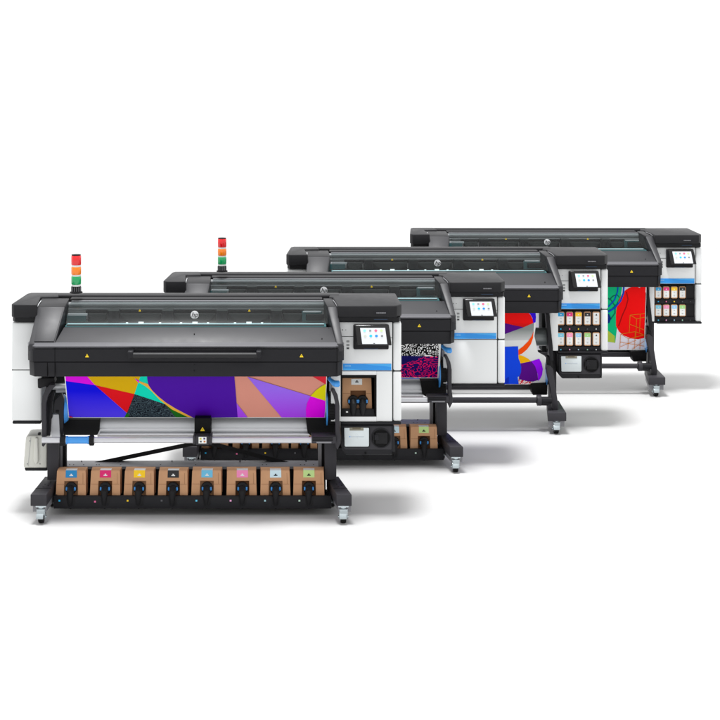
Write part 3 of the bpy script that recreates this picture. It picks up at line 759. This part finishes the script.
def cartridge(i, px0, px1, py0, py1, cc, label, nm):
    R, sc = ROOT[i]
    a, b = P(i, px0, py1, .21), P(i, px1, py0, .21)
    w0, h = b.x-a.x, b.z-a.z
    root = bpy.data.objects.new("ink_cartridge", None); COL.objects.link(root); root.scale = (sc,)*3
    root.location = R+Vector(((a.x+b.x)/2, .21, a.z))*sc
    tag(root, label, "ink cartridge", "small ink cartridges in the racks")
    m = MB()
    ch = .008
    m.prism([(-w0/2, 0, ch), (-w0/2+ch, 0, 0), (w0/2-ch, 0, 0), (w0/2, 0, ch), (w0/2, 0, h-ch), (w0/2-ch, 0, h), (-w0/2+ch, 0, h), (-w0/2, 0, h-ch)], (0, .0205, 0), card, .002)
    m.build("carton", root)
    m = MB()
    e = w0*.10; t0, t1 = h*.08, h*.93
    m.box(-w0/2+e, w0/2-e*1.05, -.0012, .001, t0, t1, paperw)
    if cc: m.box(-w0/2+e-.001, w0/2-e*1.05+.001, -.002, .0, h*.66, t1+.001, mat("label "+nm, cc, .45))
    tm = mat("label print grey", (150, 154, 158), .6)
    ic = dark if (not cc or nm == "overcoat") else paperw
    if not cc:
        m.prism([(-.006, -.0018, h*.72), (.008, -.0018, h*.72), (.004, -.0018, h*.84), (-.002, -.0018, h*.84)], (0, .001, 0), dark)
    else: m.box(-.005, .005, -.0028, -.001, h*.76, h*.81, ic)
    m.box(-.007, .007, -.0018, .0, h*.50, h*.53, tm); m.box(-.008, .008, -.0018, .0, h*.25, h*.29, tm); m.box(-.005, .005, -.0018, .0, h*.19, h*.21, tm)
    m.build("label", root)

# ------------------------------------------------------------------ printed sheets
def banner(i, name, label, outline, polys, Yt, Yb, yt, yb):
    """printed sheet hanging under the hood of machine i; polygons are the printed shapes, each a layer of ink .4 mm proud of the last"""
    R, sc = ROOT[i]
    m = PM(i)
    def pt(x, y, off):
        t = (y-yt)/(yb-yt); return P(i, x, y, Yt+(Yb-Yt)*t)+Vector((0, -off, 0))
    org = pt((outline[0][0]+outline[-1][0])/2, yb, 0)
    m.prism([pt(x, y, 0) for x, y in outline], (0, .0012, 0), paperw)
    for k, (poly, mm) in enumerate(polys): m.flat([pt(x, y, .0004*(k+1)) for x, y in poly], mm)
    me = m.build(name, None)
    me.data.transform(Matrix.Translation(-org)); me.location = R+org*sc; me.scale = (sc,)*3
    tag(me, label, "printed sheet", "prints coming out of the printers")
    return me
def arc(cx, cy, rx, ry, a0, a1, n=16):
    return [(cx+rx*math.cos(math.radians(a0+(a1-a0)*k/n)), cy+ry*math.sin(math.radians(a0+(a1-a0)*k/n))) for k in range(n+1)]
def stroke(pts, wd):
    L, Rr = [], []
    for k, p in enumerate(pts):
        a = Vector(pts[max(k-1, 0)]); b = Vector(pts[min(k+1, len(pts)-1)]); t = (b-a).normalized(); n = Vector((-t.y, t.x))*wd/2
        L.append(tuple(Vector(p)+n)); Rr.append(tuple(Vector(p)-n))
    return L+Rr[::-1]

# ================================================================== build
# floor
m = MB(); m.flat([(-17, -14, 0), (17, -14, 0), (17, 14, 0), (-17, 14, 0)], mat("white studio floor", (190, 190, 190), .6, spec=.15))
fl = m.build("floor"); fl["kind"] = "structure"
for f in fl.data.polygons:
    if f.normal.z < 0: f.flip()

LAB = ["frontmost wide grey and white printer with signal light and open supply bay",
       "second wide printer from the front, with a signal light and a plain white tower front",
       "third wide printer from the front, with ten small ink cartridges in its tower",
       "rearmost wide printer with eight small ink cartridges in its tower"]
pr = [printer(0, LAB[0], True, "bay"), printer(1, LAB[1], True, "plain"), printer(2, LAB[2], False, "cartridge"), printer(3, LAB[3], False, "cartridge")]
floor_stand(pr[0], 0); floor_stand(pr[1], 1); open_stand(pr[2], 2); open_stand(pr[3], 3)
service_drawer(pr[0]); service_drawer(pr[2])

desc = ["cyan", "magenta", "yellow", "black", "light blue", "pink", "pale icy white", "pale green"]
for k in range(8): ink_box(0, k, "brown cardboard ink box with %s label in the tray of the frontmost printer" % desc[k])
second = ["leftmost ink box of the second printer's tray, above its cyan dot",
          "second ink box from the left in the rear tray glimpsed under the front printer's bar",
          "third ink box from the left in the rear tray, above the yellow dot",
          "fourth ink box of the second printer, nearest behind the front printer's right leg",
          None, None,
          "half hidden ink box peeking out just right of the front printer's lower module",
          "rightmost ink box with pale green label in the second printer's tray beside its right leg"]
for k in range(8):
    if second[k]: ink_box(1, k, second[k])
bay_box(0)

CY, MG, YE, BK, LC, LM, LB, OV, WH = (0, 150, 205), (225, 20, 120), (250, 200, 0), (20, 20, 22), (125, 205, 230), (245, 150, 190), (150, 200, 235), (160, 215, 130), (225, 228, 228)
x3 = [(557.2, 564.5), (566.2, 573.2), (575, 582), (584, 591), (592.6, 599.8)]
r3 = [(311.8, 325.2), (332.4, 345.8)]
u3, l3 = [CY, MG, YE, BK, WH], [LC, LM, LB, OV, WH]
ink_rack(2, pr[2], 556.6, 601, 310.8, 352, ([[(a, b, c) for (a, b), c in zip(x3, q)] for q in ([(0, 170, 225), (225, 100, 150), (240, 200, 0), (70, 75, 80), (200, 205, 205)], [(80, 190, 225), (235, 165, 210), (160, 195, 215), (150, 190, 170), (200, 205, 205)])], r3, [329, 349.6]))
nms = [["cyan", "magenta", "yellow", "black", "plain white"], ["light blue", "pink", "sky blue", "green", "plain white"]]
for r in range(2):
    for k in range(5):
        c = (u3, l3)[r][k]
        cartridge(2, x3[k][0], x3[k][1], r3[r][0], r3[r][1], None if c == WH else c,
                  "small ink cartridge with %s label in the %s row of the ten-cartridge rack" % (nms[r][k], ("upper", "lower")[r]), "rack "+nms[r][k])
x4 = [(655.2, 661.6), (663, 669.6), (671, 677.6), (679.2, 685.8)]
r4 = [(286.6, 298.4), (304.6, 316.4)]
ink_rack(3, pr[3], 654.8, 694.6, 285.4, 323.4, ([[(a, b, c) for (a, b), c in zip(x4+[(687.3, 693.6)], q)] for q in ([(0, 170, 225), (225, 100, 150), (240, 200, 0), (70, 75, 80), (40, 42, 44)], [(80, 190, 225), (235, 165, 210), (160, 195, 215), (150, 190, 170), (40, 42, 44)])], r4, [301.6, 320.2]))
for r in range(2):
    for k in range(4):
        c = (u3, l3)[r][k]
        cartridge(3, x4[k][0], x4[k][1], r4[r][0], r4[r][1], c,
                  "small ink cartridge with %s label in the %s row of the rearmost printer's rack" % (nms[r][k], ("upper", "lower")[r]), "rack "+nms[r][k])

# ---- front print
B1 = blend_ink("ultramarine blend", (72, 52, 224), (0, 0, 214), 2, .03, .20)
LI = blend_ink("lilac blend", (160, 56, 222), (146, 100, 228), 2, -.01, .22)
gold, tealk, purp, salm = ink("gold", (206, 164, 0)), ink("teal", (0, 206, 176)), ink("violet", (70, 8, 152)), ink("salmon", (206, 138, 122))
redk, mag, yel, grn, amb = ink("red", (210, 8, 22)), ink("magenta", (212, 0, 216)), ink("acid yellow", (208, 200, 0)), ink("green", (20, 96, 20)), ink("ochre", (222, 166, 60))
maze1 = maze_mat("ink dark labyrinth", (12, 20, 30), (60, 76, 84), 22, (1, 1, 1.6), 8, .3)
curve = [(147, 376), (147.4, 380), (148.6, 385), (152, 390), (158, 396), (166, 402.4), (176, 408.6), (186, 413.8), (193.4, 417.6)]
polys = [([(234.5, 376), (326.2, 376), (324.6, 417.2), (236, 417.2)], salm),
         ([(65.3, 376), (88, 376), (96, 386), (65.8, 381.2)], mag),
         ([(65.7, 381), (95.2, 385.2), (127, 413.2), (124.6, 417.2), (69.2, 417.2)], B1),
         ([(87, 376), (141, 376), (134.5, 394.2), (94.8, 384.8)], gold),
         ([(95, 385), (134.6, 394), (127, 413)], redk),
         ([(140.4, 376), (148, 376), (150, 386), (166, 402), (168, 408), (134.4, 394.1)], tealk),
         ([(134.5, 394), (150, 399), (166, 404.4), (190, 417.2), (124.6, 417.2), (127, 412.8)], maze1),
         ([(124.5, 417.2), (126.8, 412.8), (129.6, 415), (128, 417.2)], grn), ([(166, 405), (176, 410), (189, 417.2), (176, 417.2)], grn),
         ([(135, 378.6), (139.4, 381), (148, 384), (160, 396), (176, 407), (196, 417.2), (188.4, 417.2), (172, 409.4), (160, 400), (152, 391.4), (146, 386.4), (139, 382.4)], amb),
         ([(134.6, 378.2), (139.2, 380.6), (138.8, 382.8)], mag),
         (curve+[(237.8, 417.2), (234.4, 376)], purp),
         ([(236.6, 403), (247.6, 417.2), (237.7, 417.2)], LI),
         ([(247.3, 376.6), (310.6, 396), (306.5, 404), (306.4, 417.2), (281.6, 417.2)], LI),
         ([(312, 376), (326.2, 376), (325.9, 384.4)], ink("carmine", (206, 36, 52))),
         ([(325.9, 383.8), (321, 386.4), (316, 390), (310.4, 396), (325.3, 401)], yel),
         ([(310.6, 396), (325.4, 400.6), (324.6, 417.2), (306.2, 417.2), (305.8, 409), (307.4, 402)], mag),
         ([(69.3, 416), (72, 416.4), (73.4, 417.2), (69.4, 417.2)], redk)]
banner(0, "printed_banner", "wide abstract print of blue, gold, violet and salmon shapes under the frontmost printer's hood",
       [(64.4, 376), (327, 376), (325.2, 417.6), (68.4, 417.6)], polys, .11, .24, 376, 417.6)
# ---- second print
mz = maze_mat("ink black and white labyrinth", (8, 8, 8), (236, 236, 236), 38, (1.1, 1, .8), 3.6, 0.45)
mp = maze_mat("ink pink and navy labyrinth", (14, 0, 92), (226, 0, 92), 32, (.8, 1, 1.3), 4, .45)
navy = ink("navy", (8, 0, 88))
polys = [([(210, 342), (439, 342), (438.6, 356.6), (210, 352)], mz), ([(210, 352), (438.6, 356.6), (437.4, 377.6), (213, 377.6)], mp),
         ([(330, 354.2), (424, 356.2), (410, 361.6), (396, 366), (330, 372)], navy)]
banner(1, "printed_banner", "print of black and white maze above a pink and navy maze under the second printer",
       [(209, 342), (441, 342), (439.4, 378.2), (212, 378.2)], polys, .11, .24, 342, 378.2)
# ---- third print
ur, ub, up = blend_ink("red blend", (120, 26, 20), (250, 8, 8), 2, .45, .53), ink("indigo", (52, 0, 226)), ink("purple", (86, 0, 134))
silver = blend_ink("grey roller reflection", (232, 232, 232), (140, 146, 144), 2, .335, .47)  # silver roller's grey-to-white reflection painted onto the sheet
polys = [([(340, 331), (505, 334), (534, 322.6), (533.6, 332), (530, 340), (340, 345)], silver),
         ([(340, 310.8), (527, 310.8), (530.6, 315), (532.6, 319), (533.4, 323), (523.4, 327.4), (514, 325.4), (500, 322), (340, 318)], ur),
         ([(527, 310.8), (535.4, 310.8), (536, 317), (535.6, 322.2), (533.3, 323.2), (532.4, 318), (530.4, 314.4)], ub),
         ([(340, 318), (500, 322), (514, 325.4), (523.6, 327.3), (505, 334), (340, 340)], up),
         (stroke([(533.4, 332), (531.6, 338), (528.4, 343.4), (524, 348.4), (518.2, 353.2)], .6), ink("orange", (255, 82, 0))),
         ([(533.5, 331.6), (533, 338), (531, 344), (527, 349.4), (522, 353.6), (518.3, 355.2), (518.3, 350), (523, 346.4), (528, 341.4), (531.6, 336)], ink("orange", (255, 82, 0))),
         ([(518.3, 354.8), (523, 356), (528, 358.6), (531.4, 361.6), (519, 363.8)], ink("amber", (255, 190, 0))),
         ([(519, 363.6), (531.2, 361.2), (535, 366), (537, 371), (538, 380), (533, 381.6), (527, 381.2), (519, 379)], ink("plum", (92, 0, 140))),
         ([(531.2, 361.2), (539.2, 358.6), (541.6, 363), (542.8, 369), (542, 375), (540, 379), (538, 381), (537.6, 374), (535, 366)], ink("bright violet", (160, 0, 252))),
         ([(518.6, 379), (527, 381.2), (532, 381.8), (532, 384), (518.6, 384)], maze_mat("ink red dots", (240, 236, 236), (224, 20, 40), 60, (1, 1, 1), 3, .0)),
         ([(340, 346), (505, 346.8), (518, 346.2), (518.4, 358), (520, 362), (521.2, 367), (521, 372), (519.6, 376), (517.6, 377), (518.6, 384), (340, 384)], ink("cobalt", (12, 74, 240))),
         ([(503, 381), (508, 377), (509, 377), (508.6, 384), (503, 384)], ink("deep cobalt", (8, 52, 205)))]
banner(2, "printed_banner", "print of red and violet curves beside a cobalt blue figure under the third printer",
       [(338, 310.6), (536.6, 310.6), (536, 324), (534.4, 336), (538, 352), (545, 356), (545.4, 384.4), (338, 384.4)], polys, .12, .24, 310.6, 384.4)
# ---- fourth print
lav, gr = ink("pale lavender", (234, 232, 244)), ink("emerald", (0, 190, 126))
wire = ink("orange wire", (216, 128, 20)); bl = ink("royal blue", (0, 72, 196)); dg = ink("dark green", (0, 112, 84)); rd = ink("signal red", (250, 4, 6)); dr = ink("dark red", (168, 0, 4))
polys = [([(446, 281.6), (646, 281.6), (643.8, 349.4), (446, 349.4)], lav),
         ([(560, 281.6), (622.8, 281.6), (619, 312), (615.2, 342.8), (560, 336)], gr),
         (stroke([(609, 300), (613, 296), (617, 294.6), (620, 298), (617, 304), (612, 309), (606, 312)], 1.3), dg),
         (stroke([(604, 296), (611, 300), (615, 306), (615, 313), (610, 320)], 1.3), dg),
         ([(600, 330), (608, 330.6), (614.6, 336), (614.8, 342.8), (600, 340)], ink("lime", (178, 200, 70))),
         (arc(634.5, 316, 18.6, 29.4, -52, -180, 14)+[(616, 326), (619, 331.6), (624, 335.6), (631, 338.4), (638, 339.2), (644.2, 338), (645.6, 286.2), (640, 286)], rd),
         (stroke([(626.4, 292), (628, 299), (626, 307), (622, 316), (618.6, 326)], 1.2), dr),
         (stroke([(618.3, 281.6), (617.4, 292), (614.4, 300), (609, 306), (600, 309)], 1.3), bl),
         (stroke([(624.1, 281.6), (623.4, 293), (620.4, 301), (615, 307.6), (608, 312)], 1.7), bl),
         ([(604, 312), (609, 314), (611, 318), (609.4, 323), (604, 324)], ink("dark blue", (0, 40, 130)))]
def wl(a, b, wd=.45): polys.append((stroke([a, b], wd), wire))
for a, b in [((630, 315), (645, 313.4)), ((630, 315), (629, 333)), ((636.4, 318.6), (645, 317)), ((630, 315), (636.4, 318.6)), ((636.4, 318.6), (635.6, 337)), ((629.4, 324), (644.6, 330)), ((640, 314), (639.4, 332)),
             ((620.6, 334), (635, 331.4)), ((635, 331.4), (644.4, 335)), ((620.6, 334), (619.6, 349)), ((620.6, 334), (628.4, 338.6)), ((628.4, 338.6), (644.2, 334.6)), ((628.4, 338.6), (627.6, 349)), ((635, 331.4), (634.4, 348.6)), ((640, 339), (639.6, 349)), ((620, 342), (644, 346)), ((620.2, 346.6), (636, 340)), ((632, 349), (644, 341))]: wl(a, b)
banner(3, "printed_banner", "print with a big red disc, green area and orange wire cubes under the rearmost printer",
       [(445, 281.4), (646.7, 281.4), (644.6, 350), (445, 350)], polys, .12, .24, 281.4, 350)
